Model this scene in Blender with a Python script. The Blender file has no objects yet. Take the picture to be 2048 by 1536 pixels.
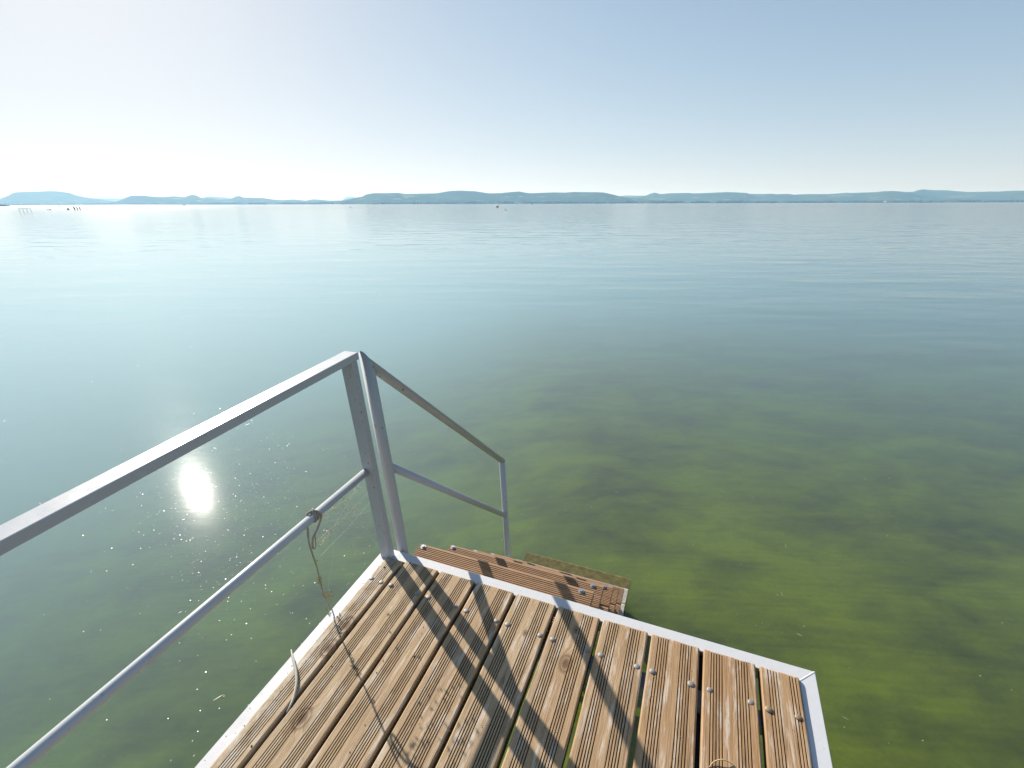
import bpy, bmesh, math, random
from mathutils import Matrix, Vector, noise

random.seed(7)
R = math.radians
scene = bpy.context.scene
col = scene.collection

# ------------------------------------------------------------------ camera
CAM_H = 2.379
PITCH, ROLL = R(21.09), R(-0.1685)
fw = Vector((0, math.cos(PITCH), -math.sin(PITCH)))
r0 = Vector((1, 0, 0)); u0 = r0.cross(fw)
rr = r0 * math.cos(ROLL) + u0 * math.sin(ROLL)
uu = -r0 * math.sin(ROLL) + u0 * math.cos(ROLL)
cd = bpy.data.cameras.new('camera'); cam = bpy.data.objects.new('camera', cd); col.objects.link(cam)
m = Matrix((( rr.x, uu.x, -fw.x, 0), (rr.y, uu.y, -fw.y, 0), (rr.z, uu.z, -fw.z, CAM_H), (0, 0, 0, 1)))
cam.matrix_world = m
cd.sensor_width = 36.0; cd.lens = 16.451; cd.clip_start = 0.05; cd.clip_end = 120000
scene.camera = cam

# ------------------------------------------------------------------ sky, sun, exposure
SUN_EL, SUN_AZ = R(27.9), R(-38.35)          # azimuth from +Y, negative = left
SKY_K = 0.23
w = bpy.data.worlds.new('World'); scene.world = w; w.use_nodes = True
wn = w.node_tree.nodes; wl = w.node_tree.links
bg = wn['Background']
sky = wn.new('ShaderNodeTexSky'); sky.sky_type = 'NISHITA'; sky.sun_disc = False
sky.sun_elevation = SUN_EL; sky.sun_rotation = SUN_AZ
sky.altitude = 100; sky.air_density = 0.8; sky.dust_density = 0.4; sky.ozone_density = 1.6
# soft shoulder on the whole sky, as the photograph's own tone curve has: c / (1 + k c)
vd = wn.new('ShaderNodeVectorMath'); vd.operation = 'MULTIPLY_ADD'; wl.new(sky.outputs[0], vd.inputs[0])
vd.inputs[1].default_value = (SKY_K,) * 3; vd.inputs[2].default_value = (1, 1, 1)
vq = wn.new('ShaderNodeVectorMath'); vq.operation = 'DIVIDE'; wl.new(sky.outputs[0], vq.inputs[0]); wl.new(vd.outputs[0], vq.inputs[1])
wl.new(vq.outputs[0], bg.inputs[0]); bg.inputs[1].default_value = 0.15
sd = bpy.data.lights.new('sun', 'SUN'); sd.energy = 4.2; sd.angle = R(0.53); sd.color = (1.0, 0.93, 0.82)
sun = bpy.data.objects.new('sun', sd); col.objects.link(sun)
sdir = Vector((math.sin(SUN_AZ) * math.cos(SUN_EL), math.cos(SUN_AZ) * math.cos(SUN_EL), math.sin(SUN_EL)))
sun.rotation_euler = sdir.to_track_quat('Z', 'Y').to_euler()
vs = scene.view_settings
vs.view_transform = 'Standard'; vs.look = 'None'; vs.exposure = 0.95; vs.gamma = 1.0; vs.use_curve_mapping = False
cy = scene.cycles
cy.use_denoising = True; cy.max_bounces = 8; cy.diffuse_bounces = 3; cy.glossy_bounces = 4
cy.transmission_bounces = 4; cy.volume_bounces = 3; cy.transparent_max_bounces = 24
cy.sample_clamp_indirect = 6.0; cy.sample_clamp_direct = 0.0
cy.caustics_reflective = False; cy.caustics_refractive = False

# ------------------------------------------------------------------ the dock's own frame
# the dock leans a few degrees towards the lake; X runs along its front edge, Y out over the water, Z up from the deck
DR = Matrix(((0.92690156, 0.37308348, -0.04077033), (-0.37497025, 0.92517947, -0.05865377), (0.01583712, 0.06965393, 0.9974455)))
DC = Vector((1.0405419, -1.10186464, 1.32278583))
DM = Matrix.Translation((0, 0, CAM_H)) @ DR.to_4x4() @ Matrix.Translation(-DC)
WATER_N = Vector((0.01583712, 0.06965393, 0.9974455))
def water_z(x, y):                                  # deck-frame height of the water surface under (x, y)
    p = DM @ Vector((x, y, 0)); return -p.z / WATER_N.z

# ------------------------------------------------------------------ helpers
def mesh_from(name, bm, mat=None, smooth=False):
    me = bpy.data.meshes.new(name); bm.normal_update(); bm.to_mesh(me); bm.free()
    if mat: me.materials.append(mat)
    if smooth:
        for p in me.polygons: p.use_smooth = True
    return me
def obj(name, bm, mat=None, parent=None, smooth=False, loc=None):
    me = bm if isinstance(bm, bpy.types.Mesh) else mesh_from(name, bm, mat, smooth)
    o = bpy.data.objects.new(name, me); col.objects.link(o)
    if parent: o.parent = parent
    if loc is not None: o.location = loc
    return o
def tag(o, label, cat, group=None):
    o['label'] = label; o['category'] = cat
    if group: o['group'] = group
    return o
def empty(name, loc=(0, 0, 0), mat=None, rotz=0):
    o = bpy.data.objects.new(name, None); col.objects.link(o); o.empty_display_size = 0.1
    if mat is not None: o.matrix_world = mat @ Matrix.Translation(loc) @ Matrix.Rotation(rotz, 4, 'Z')
    else: o.location = loc; o.rotation_euler = (0, 0, rotz)
    return o
def add_box(bm, x0, x1, y0, y1, z0, z1, bev=0.0):
    vs_ = [bm.verts.new((x, y, z)) for z in (z0, z1) for x, y in ((x0, y0), (x1, y0), (x1, y1), (x0, y1))]
    fs = [(3, 2, 1, 0), (4, 5, 6, 7), (0, 1, 5, 4), (1, 2, 6, 5), (2, 3, 7, 6), (3, 0, 4, 7)]
    ff = [bm.faces.new([vs_[i] for i in f]) for f in fs]
    if bev > 0:
        es = list({e for f in ff for e in f.edges})
        bmesh.ops.bevel(bm, geom=es, offset=bev, segments=2, affect='EDGES', profile=0.5)
    return vs_
def frames(pts):
    out = []; prev = None
    for i, p in enumerate(pts):
        a = pts[max(i - 1, 0)]; b = pts[min(i + 1, len(pts) - 1)]
        t = (b - a).normalized()
        if prev is None:
            n = t.orthogonal().normalized()
        else:
            n = (prev - t * prev.dot(t)).normalized()
        prev = n; out.append((t, n, t.cross(n)))
    return out
def add_tube(bm, pts, rad, seg=16, cap=True, flat=1.0):
    pts = [Vector(p) for p in pts]
    rads = rad if isinstance(rad, (list, tuple)) else [rad] * len(pts)
    rings = []
    for p, (t, n, b), q in zip(pts, frames(pts), rads):
        rings.append([bm.verts.new(p + (n * math.cos(2 * math.pi * k / seg) + b * flat * math.sin(2 * math.pi * k / seg)) * q) for k in range(seg)])
    for a, b in zip(rings, rings[1:]):
        for k in range(seg):
            bm.faces.new((a[k], a[(k + 1) % seg], b[(k + 1) % seg], b[k]))
    if cap:
        bm.faces.new(rings[0][::-1]); bm.faces.new(rings[-1])
    return rings
def add_dome(bm, c, rad, h, seg=16, rings=4, skirt=0.002):
    c = Vector(c); prev = None
    for i in range(rings + 2):
        if i == 0: rr_, z = rad, -skirt
        else:
            a = (i - 1) / rings * math.pi / 2; rr_, z = rad * math.cos(a), h * math.sin(a)
        if i == rings + 1:
            top = bm.verts.new(c + Vector((0, 0, h)))
            for k in range(seg): bm.faces.new((prev[k], prev[(k + 1) % seg], top))
            break
        ring = [bm.verts.new(c + Vector((rr_ * math.cos(2 * math.pi * k / seg), rr_ * math.sin(2 * math.pi * k / seg), z))) for k in range(seg)]
        if prev:
            for k in range(seg): bm.faces.new((prev[k], prev[(k + 1) % seg], ring[(k + 1) % seg], ring[k]))
        prev = ring

class NT:
    """small node-building helper"""
    def __init__(self, name):
        self.m = bpy.data.materials.new(name); self.m.use_nodes = True
        self.t = self.m.node_tree; self.n = self.t.nodes; self.l = self.t.links
        self.b = self.n['Principled BSDF']; self.out = self.n['Material Output']
    def new(self, t, **k):
        n = self.n.new(t)
        for a, v in k.items(): setattr(n, a, v)
        return n
    def link(self, a, b): self.l.new(a, b)
    def set(self, sock, v):
        if isinstance(v, bpy.types.NodeSocket): self.l.new(v, sock)
        else: sock.default_value = v
    def math(self, op, a, b=0.0, c=None, clamp=False):
        n = self.new('ShaderNodeMath', operation=op, use_clamp=clamp); self.set(n.inputs[0], a); self.set(n.inputs[1], b)
        if c is not None: self.set(n.inputs[2], c)
        return n.outputs[0]
    def mapping(self, vec, scale=(1, 1, 1), loc=(0, 0, 0), rot=(0, 0, 0)):
        n = self.new('ShaderNodeMapping'); self.l.new(vec, n.inputs[0])
        n.inputs[1].default_value = loc; n.inputs[2].default_value = rot; n.inputs[3].default_value = scale
        return n.outputs[0]
    def noise(self, vec, scale, detail=3, rough=0.55, dist=0.0, out=0):
        n = self.new('ShaderNodeTexNoise'); self.l.new(vec, n.inputs['Vector']); n.inputs['Scale'].default_value = scale
        n.inputs['Detail'].default_value = detail; n.inputs['Roughness'].default_value = rough; n.inputs['Distortion'].default_value = dist
        return n.outputs[out]
    def ramp(self, fac, stops, interp='LINEAR'):
        n = self.new('ShaderNodeValToRGB'); self.l.new(fac, n.inputs[0]); e = n.color_ramp.elements; n.color_ramp.interpolation = interp
        while len(e) < len(stops): e.new(0.5)
        for k, (p, c) in enumerate(stops):
            e[k].position = p; e[k].color = (c, c, c, 1) if isinstance(c, (int, float)) else (*c, 1)
        return n.outputs[0]
    def mix(self, fac, a, b, blend='MIX'):
        n = self.new('ShaderNodeMix', data_type='RGBA', blend_type=blend)
        self.set(n.inputs[0], fac)
        for s, v in ((n.inputs[6], a), (n.inputs[7], b)):
            if isinstance(v, bpy.types.NodeSocket): self.l.new(v, s)
            else: s.default_value = (*v, 1) if len(v) == 3 else v
        return n.outputs[2]
    def bump(self, height, strength=1.0, dist=1.0, normal=None):
        n = self.new('ShaderNodeBump'); self.l.new(height, n.inputs['Height']); n.inputs['Strength'].default_value = strength
        n.inputs['Distance'].default_value = dist
        if normal is not None: self.l.new(normal, n.inputs['Normal'])
        return n.outputs[0]
    def pos(self): return self.new('ShaderNodeNewGeometry').outputs['Position']
    def objco(self, o=None):
        n = self.new('ShaderNodeTexCoord'); n.object = o; return n.outputs['Object']

dock = empty('swimming_dock', (0, 0, 0), DM)          # its origin is the front-left deck corner; materials use its axes

# ------------------------------------------------------------------ materials
def mat_water():
    t = NT('lake_water'); t.n.remove(t.b); p = t.pos()
    # calm close in, more ruffled further out
    ln = t.new('ShaderNodeVectorMath', operation='LENGTH'); t.link(p, ln.inputs[0]); d = ln.outputs['Value']
    swell = t.noise(t.mapping(p, (0.30, 1.1, 1), rot=(0, 0, R(14))), 0.55, 2, 0.5)
    mid = t.noise(t.mapping(p, (0.45, 1.3, 1), rot=(0, 0, R(22))), 1.7, 2, 0.5, 0.4)
    rip = t.noise(t.mapping(p, (0.8, 1.3, 1), rot=(0, 0, R(-12))), 6.5, 2, 0.5, 0.3)
    patch = t.ramp(t.noise(t.mapping(p, (0.25, 1, 1)), 0.035, 3, 0.6), [(0.35, 0.25), (0.65, 1.0)])
    far_ = t.ramp(t.math('DIVIDE', d, 60.0, clamp=True), [(0.09, 0.12), (0.18, 2.0), (0.5, 3.4), (1.0, 3.6)])
    far_ = t.math('MULTIPLY', far_, 1.0)
    h = t.math('MULTIPLY', t.math('MULTIPLY', swell, 0.024), far_)
    h = t.math('MULTIPLY_ADD', t.math('MULTIPLY', mid, far_), 0.0050, h)
    h = t.math('MULTIPLY_ADD', t.math('MULTIPLY', rip, patch), 0.0007, h)
    nrm = t.bump(h, 1.0, 1.0)
    rough = t.ramp(t.math('DIVIDE', d, 400.0, clamp=True), [(0.0, 0.028), (0.015, 0.03), (0.25, 0.06), (1.0, 0.08)])
    fr = t.new('ShaderNodeFresnel'); t.link(t.math('MULTIPLY_ADD', t.new('ShaderNodeNewGeometry').outputs['Backfacing'], 1 / 1.333 - 1.333, 1.333), fr.inputs['IOR'])   # the same reflectance from below
    t.link(nrm, fr.inputs['Normal'])
    gl = t.new('ShaderNodeBsdfGlossy'); t.link(rough, gl.inputs['Roughness']); t.link(nrm, gl.inputs['Normal'])
    g2 = t.new('ShaderNodeBsdfGlossy'); g2.inputs['Roughness'].default_value = 0.16; t.link(nrm, g2.inputs['Normal'])
    gm = t.new('ShaderNodeMixShader'); gm.inputs[0].default_value = 0.013; t.link(gl.outputs[0], gm.inputs[1]); t.link(g2.outputs[0], gm.inputs[2]); gl = gm
    tr = t.new('ShaderNodeBsdfTransparent')
    mx = t.new('ShaderNodeMixShader'); t.link(fr.outputs[0], mx.inputs[0]); t.link(tr.outputs[0], mx.inputs[1]); t.link(gl.outputs[0], mx.inputs[2])
    t.link(mx.outputs[0], t.out.inputs['Surface'])
    sc = t.new('ShaderNodeVolumeScatter'); sc.inputs['Color'].default_value = (0.84, 0.785, 0.99, 1); sc.inputs['Density'].default_value = 0.18
    sc.inputs['Anisotropy'].default_value = 0.45
    ab = t.new('ShaderNodeVolumeAbsorption'); ab.inputs['Color'].default_value = (0.797, 0.918, 0.927, 1); ab.inputs['Density'].default_value = 1.0
    ad = t.new('ShaderNodeAddShader'); t.link(sc.outputs[0], ad.inputs[0]); t.link(ab.outputs[0], ad.inputs[1])
    t.link(ad.outputs[0], t.out.inputs['Volume'])
    t.m.cycles.homogeneous_volume = True
    return t.m
def mat_bed():
    t = NT('lakebed_sand'); p = t.pos()
    weed = t.noise(t.mapping(p, (0.55, 1.0, 1), rot=(0, 0, R(20))), 1.5, 6, 0.6, 0.3)
    weed2 = t.noise(t.mapping(p, (0.7, 1.1, 1), rot=(0, 0, R(-25))), 4.5, 6, 0.68, 0.3)
    f = t.math('MULTIPLY_ADD', t.math('SUBTRACT', weed2, 0.15), 0.5, weed)
    f = t.ramp(f, [(0.52, 0.0), (0.86, 1.0)])
    c = t.mix(f, (0.132, 0.156, 0.002), (0.042, 0.056, 0.003))
    fine = t.noise(p, 45, 4, 0.7)
    c = t.mix(0.35, c, t.ramp(fine, [(0.3, 0.35), (0.7, 1.0)]), 'MULTIPLY')
    t.link(c, t.b.inputs['Base Color']); t.b.inputs['Roughness'].default_value = 0.95; t.b.inputs['Specular IOR Level'].default_value = 0.0
    wv = t.new('ShaderNodeTexWave', wave_type='BANDS', bands_direction='Y'); t.link(t.mapping(p, (0.25, 1, 1), rot=(0, 0, R(18))), wv.inputs[0])
    wv.inputs['Scale'].default_value = 4.5; wv.inputs['Distortion'].default_value = 6.0; wv.inputs['Detail'].default_value = 2; wv.inputs['Detail Scale'].default_value = 1.2
    t.link(t.bump(wv.outputs['Fac'], 0.2, 0.005), t.b.inputs['Normal'])
    return t.m
KNOTS = [(0.794, -0.2184, 0.020), (0.7956, -0.101, 0.009), (0.648, -0.165, 0.008), (0.1699, -0.612, 0.022), (0.0923, -0.4214, 0.022), (0.0892, -0.338, 0.024), (1.21, -0.62, 0.016), (0.36, -0.75, 0.02), (0.95, -0.78, 0.018)]
def mat_wood(name, right_tone=True, tread=False):
    t = NT(name); p = t.objco(dock)
    oi = t.new('ShaderNodeObjectInfo').outputs['Random']
    cb = t.new('ShaderNodeCombineXYZ'); t.link(t.math('MULTIPLY', oi, 37.0), cb.inputs[0]); t.link(t.math('MULTIPLY', oi, 91.0), cb.inputs[1])
    va = t.new('ShaderNodeVectorMath', operation='ADD'); t.link(p, va.inputs[0]); t.link(cb.outputs[0], va.inputs[1]); q = va.outputs[0]
    sx = t.new('ShaderNodeSeparateXYZ'); t.link(p, sx.inputs[0])
    rot = (0, 0, R(90)) if tread else (0, 0, 0)
    # knots: bend the grain round them and darken their core
    knot = None; warp = None
    if not tread:
        for kx, ky, kr in KNOTS:
            v = t.new('ShaderNodeVectorMath', operation='DISTANCE'); mp = t.mapping(p, (1.25, 0.8, 0.0), (0, 0, 0)); t.link(mp, v.inputs[0])
            v.inputs[1].default_value = (kx * 1.25, ky * 0.8, 0)
            g = t.math('SUBTRACT', 1.0, t.math('DIVIDE', v.outputs['Value'], kr * 2.2), clamp=True)
            knot = g if knot is None else t.math('MAXIMUM', knot, g)
    grainv = t.mapping(q, (1, 0.045, 1), rot=rot) if not tread else t.mapping(q, (0.045, 1, 1))
    if knot is not None:
        vm = t.new('ShaderNodeVectorMath', operation='ADD'); t.link(grainv, vm.inputs[0])
        cx = t.new('ShaderNodeCombineXYZ'); t.link(t.math('MULTIPLY', knot, 0.03), cx.inputs[0]); t.link(cx.outputs[0], vm.inputs[1]); grainv = vm.outputs[0]
    g1 = t.noise(grainv, 70, 5, 0.65, 0.6); g2 = t.noise(grainv, 330, 3, 0.7); g3 = t.noise(t.mapping(q, (1, 0.12, 1)), 14, 4, 0.6)
    fib = t.math('MULTIPLY_ADD', t.math('SUBTRACT', t.math('MULTIPLY_ADD', g2, 0.5, t.math('MULTIPLY', g1, 0.5)), 0.5), 1.5, 0.5)
    crk = t.ramp(t.noise(t.mapping(grainv, (1, 0.35, 1)), 48, 2, 0.5, 0.3), [(0.482, 0.0), (0.5, 1.0), (0.518, 0.0)])
    if tread:
        base = t.ramp(fib, [(0.28, (0.20, 0.116, 0.062)), (0.52, (0.32, 0.192, 0.106)), (0.75, (0.41, 0.265, 0.157))])
        c = t.mix(t.ramp(g3, [(0.45, 0.0), (0.8, 0.5)]), base, (0.30, 0.23, 0.17))
    else:
        tan = t.ramp(fib, [(0.18, (0.22, 0.152, 0.086)), (0.5, (0.40, 0.295, 0.178)), (0.82, (0.52, 0.405, 0.27))])
        org = t.ramp(fib, [(0.18, (0.19, 0.103, 0.046)), (0.5, (0.34, 0.202, 0.100)), (0.82, (0.44, 0.295, 0.17))])
        xf = t.math('ADD', t.math('MULTIPLY', sx.outputs[0], 0.70), t.math('MULTIPLY', t.math('SUBTRACT', oi, 0.5), 0.35), clamp=True)
        c = t.mix(xf, tan, org)
        grey = t.ramp(g3, [(0.50, 0.0), (0.75, 0.18)])
        c = t.mix(grey, c, (0.42, 0.36, 0.29))
        dark = t.ramp(t.noise(t.mapping(q, (1, 0.4, 1)), 22, 5, 0.7), [(0.62, 0.0), (0.76, 0.30)])
        c = t.mix(dark, c, (0.13, 0.08, 0.05))
        c = t.mix(t.math('MULTIPLY', crk, t.ramp(g3, [(0.35, 0.15), (0.6, 0.75)])), c, (0.09, 0.055, 0.032))
        # worn pale fibres on the ridges and board ends
        at = t.new('ShaderNodeAttribute'); at.attribute_name = 'wear'
        wn_ = t.noise(t.mapping(q, (1, 0.12, 1)), 55, 4, 0.7)
        wf = t.math('MULTIPLY', at.outputs['Fac'], t.ramp(wn_, [(0.53, 0.0), (0.64, 1.0)]))
        c = t.mix(t.math('MULTIPLY', wf, 0.55), c, (0.62, 0.57, 0.50))
        # lichen-grey crust along the outermost left board
        crust = t.math('MULTIPLY', t.ramp(t.math('ADD', sx.outputs[0], 0.0), [(0.02, 1.0), (0.13, 0.0)]), t.ramp(t.noise(t.mapping(p, (1, 0.45, 1)), 38, 5, 0.7), [(0.42, 0.0), (0.60, 0.85)]))
        c = t.mix(crust, c, (0.62, 0.57, 0.50))
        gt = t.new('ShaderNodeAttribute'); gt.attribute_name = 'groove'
        c = t.mix(t.math('MULTIPLY', gt.outputs['Fac'], 0.85), c, (0.045, 0.032, 0.023))  # dark grooves, plus the painted gap shade and dirt on the board sides
        kn = t.ramp(knot, [(0.0, 0.0), (0.35, 0.0), (0.55, 0.7), (0.62, 0.25), (0.8, 0.8), (1.0, 0.9)])
        c = t.mix(kn, c, (0.10, 0.05, 0.025))
    t.link(c, t.b.inputs['Base Color']); t.b.inputs['Roughness'].default_value = 0.72; t.b.inputs['Specular IOR Level'].default_value = 0.25
    t.link(t.bump(fib, 0.6, 0.0022), t.b.inputs['Normal'])
    return t.m
def mat_paint(name, base, dirt, amount, scale=30, rough=0.42, rust=0.0):
    t = NT(name); p = t.objco(dock)
    n1 = t.noise(p, scale, 5, 0.65); n2 = t.noise(p, scale * 7, 3, 0.6)
    c = t.mix(t.ramp(n1, [(0.45, 0.0), (0.72, amount)]), base, dirt)
    if rust:
        sp = t.math('MULTIPLY', t.ramp(t.noise(t.mapping(p, (1, 1, 0.6)), 95, 3, 0.6), [(0.66, 0.0), (0.71, 1.0)]), rust)
        c = t.mix(sp, c, (0.13, 0.065, 0.03))
    t.link(c, t.b.inputs['Base Color'])
    t.link(t.ramp(n1, [(0.3, rough - 0.06), (0.7, rough + 0.14)]), t.b.inputs['Roughness'])
    t.link(t.bump(n2, 0.25, 0.0015), t.b.inputs['Normal'])
    return t.m
def mat_plain(name, c, rough=0.6, metal=0.0, var=0.25, scale=40):
    t = NT(name); p = t.objco()
    n = t.noise(p, scale, 4, 0.6)
    cc = t.mix(t.ramp(n, [(0.3, 0.0), (0.7, var)]), c, tuple(x * 0.45 for x in c))
    t.link(cc, t.b.inputs['Base Color']); t.b.inputs['Roughness'].default_value = rough; t.b.inputs['Metallic'].default_value = metal
    return t.m
def mat_hill(name, seed):
    t = NT(name); p = t.pos()
    n1 = t.noise(t.mapping(p, (1, 1, 1), (seed * 900, 0, 0)), 0.0035, 6, 0.65)
    c = t.ramp(n1, [(0.3, (0.030, 0.050, 0.018)), (0.6, (0.060, 0.085, 0.032)), (0.8, (0.10, 0.11, 0.045))])
    # pale fields and vineyards on the lower slopes
    f = t.noise(t.mapping(p, (0.5, 0.6, 5.0), (0, seed * 500, 0)), 0.0055, 5, 0.65)
    sx = t.new('ShaderNodeSeparateXYZ'); t.link(p, sx.inputs[0])
    low = t.ramp(t.math('DIVIDE', sx.outputs[2], 160.0, clamp=True), [(0.05, 1.0), (0.55, 1.0), (0.75, 0.0)])
    c = t.mix(t.math('MULTIPLY', t.ramp(f, [(0.58, 0.0), (0.66, 0.6)]), low), c, (0.42, 0.38, 0.20))
    t.link(c, t.b.inputs['Base Color']); t.b.inputs['Roughness'].default_value = 1.0; t.b.inputs['Specular IOR Level'].default_value = 0
    return t.m
def mat_haze():
    t = NT('haze_air'); t.n.remove(t.b)
    v = t.new('ShaderNodeVolumePrincipled')
    v.inputs['Color'].default_value = (0.36, 0.66, 1.0, 1); v.inputs['Density'].default_value = 0.80e-4
    v.inputs['Absorption Color'].default_value = (1, 1, 1, 1); v.inputs['Anisotropy'].default_value = 0.22
    t.link(v.outputs[0], t.out.inputs['Volume']); t.m.cycles.homogeneous_volume = True
    return t.m

M_water = mat_water(); M_bed = mat_bed()
M_plank = mat_wood('weathered_ribbed_wood'); M_tread = mat_wood('brown_ribbed_tread', tread=True)
M_white = mat_paint('white_painted_steel', (0.54, 0.55, 0.57), (0.42, 0.41, 0.38), 0.22, 10, 0.5, 0.15)
M_rail = mat_paint('grey_painted_steel', (0.46, 0.48, 0.50), (0.42, 0.43, 0.43), 0.2, 5, 0.28, 0.25)
M_post = mat_paint('speckled_grey_painted_steel', (0.43, 0.445, 0.46), (0.37, 0.37, 0.36), 0.3, 6, 0.33, 1.0)
M_bolt = mat_plain('dull_galvanised_bolt', (0.29, 0.28, 0.26), 0.6, 0.3, 0.5, 90)
M_bolt_r = mat_plain('tarnished_bolt', (0.32, 0.23, 0.15), 0.6, 0.3, 0.5, 90)
M_hex = mat_plain('zinc_hex_bolt', (0.42, 0.45, 0.49), 0.4, 0.8, 0.3, 90)
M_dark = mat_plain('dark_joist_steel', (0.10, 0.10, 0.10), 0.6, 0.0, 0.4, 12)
M_alg = mat_plain('algae_covered_tread', (0.24, 0.20, 0.05), 0.9, 0.0, 1.0, 30)
M_limed = mat_plain('limescaled_tread', (0.60, 0.56, 0.48), 0.8, 0.0, 0.45, 60)

# ------------------------------------------------------------------ water, lakebed
def kind(o, k, label=None):
    o['kind'] = k
    if label: o['label'] = label
    return o
bm = bmesh.new(); S = 21000
add_box(bm, -S, S, -S, S, -2.9, 0.0)
kind(obj('lake_water', bm, M_water), 'structure', 'calm green-blue lake surface reflecting the pale sky')
bm = bmesh.new()
N = 96
def bed_h(x, y): return -max(0.30, min(2.4, 0.30 + 0.075 * max(0, y) + 0.17 * max(0.0, 0.8 - x))) + 0.05 * noise.noise(Vector((x * 0.25, y * 0.25, 3.1)))
g = [[bm.verts.new((-24 + 48 * i / N, -12 + 48 * j / N, bed_h(-24 + 48 * i / N, -12 + 48 * j / N))) for i in range(N + 1)] for j in range(N + 1)]
for j in range(N):
    for i in range(N): bm.faces.new((g[j][i], g[j][i + 1], g[j + 1][i + 1], g[j + 1][i]))
rim = [g[0][i] for i in range(N)] + [g[j][N] for j in range(N)] + [g[N][N - i] for i in range(N)] + [g[N - j][0] for j in range(N)]
far = []
for v in rim:
    c = Vector((v.co.x - 0, v.co.y - 12, 0)); s = (S - 50) / max(abs(c.x), abs(c.y)); far.append(bm.verts.new((c.x * s, c.y * s, -2.6)))
for k in range(len(rim)):
    k2 = (k + 1) % len(rim); bm.faces.new((rim[k2], rim[k], far[k], far[k2]))
bmesh.ops.recalc_face_normals(bm, faces=bm.faces)
kind(obj('lakebed', bm, M_bed, smooth=True), 'structure', 'sandy lakebed with dark weed patches seen through the water')

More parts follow.
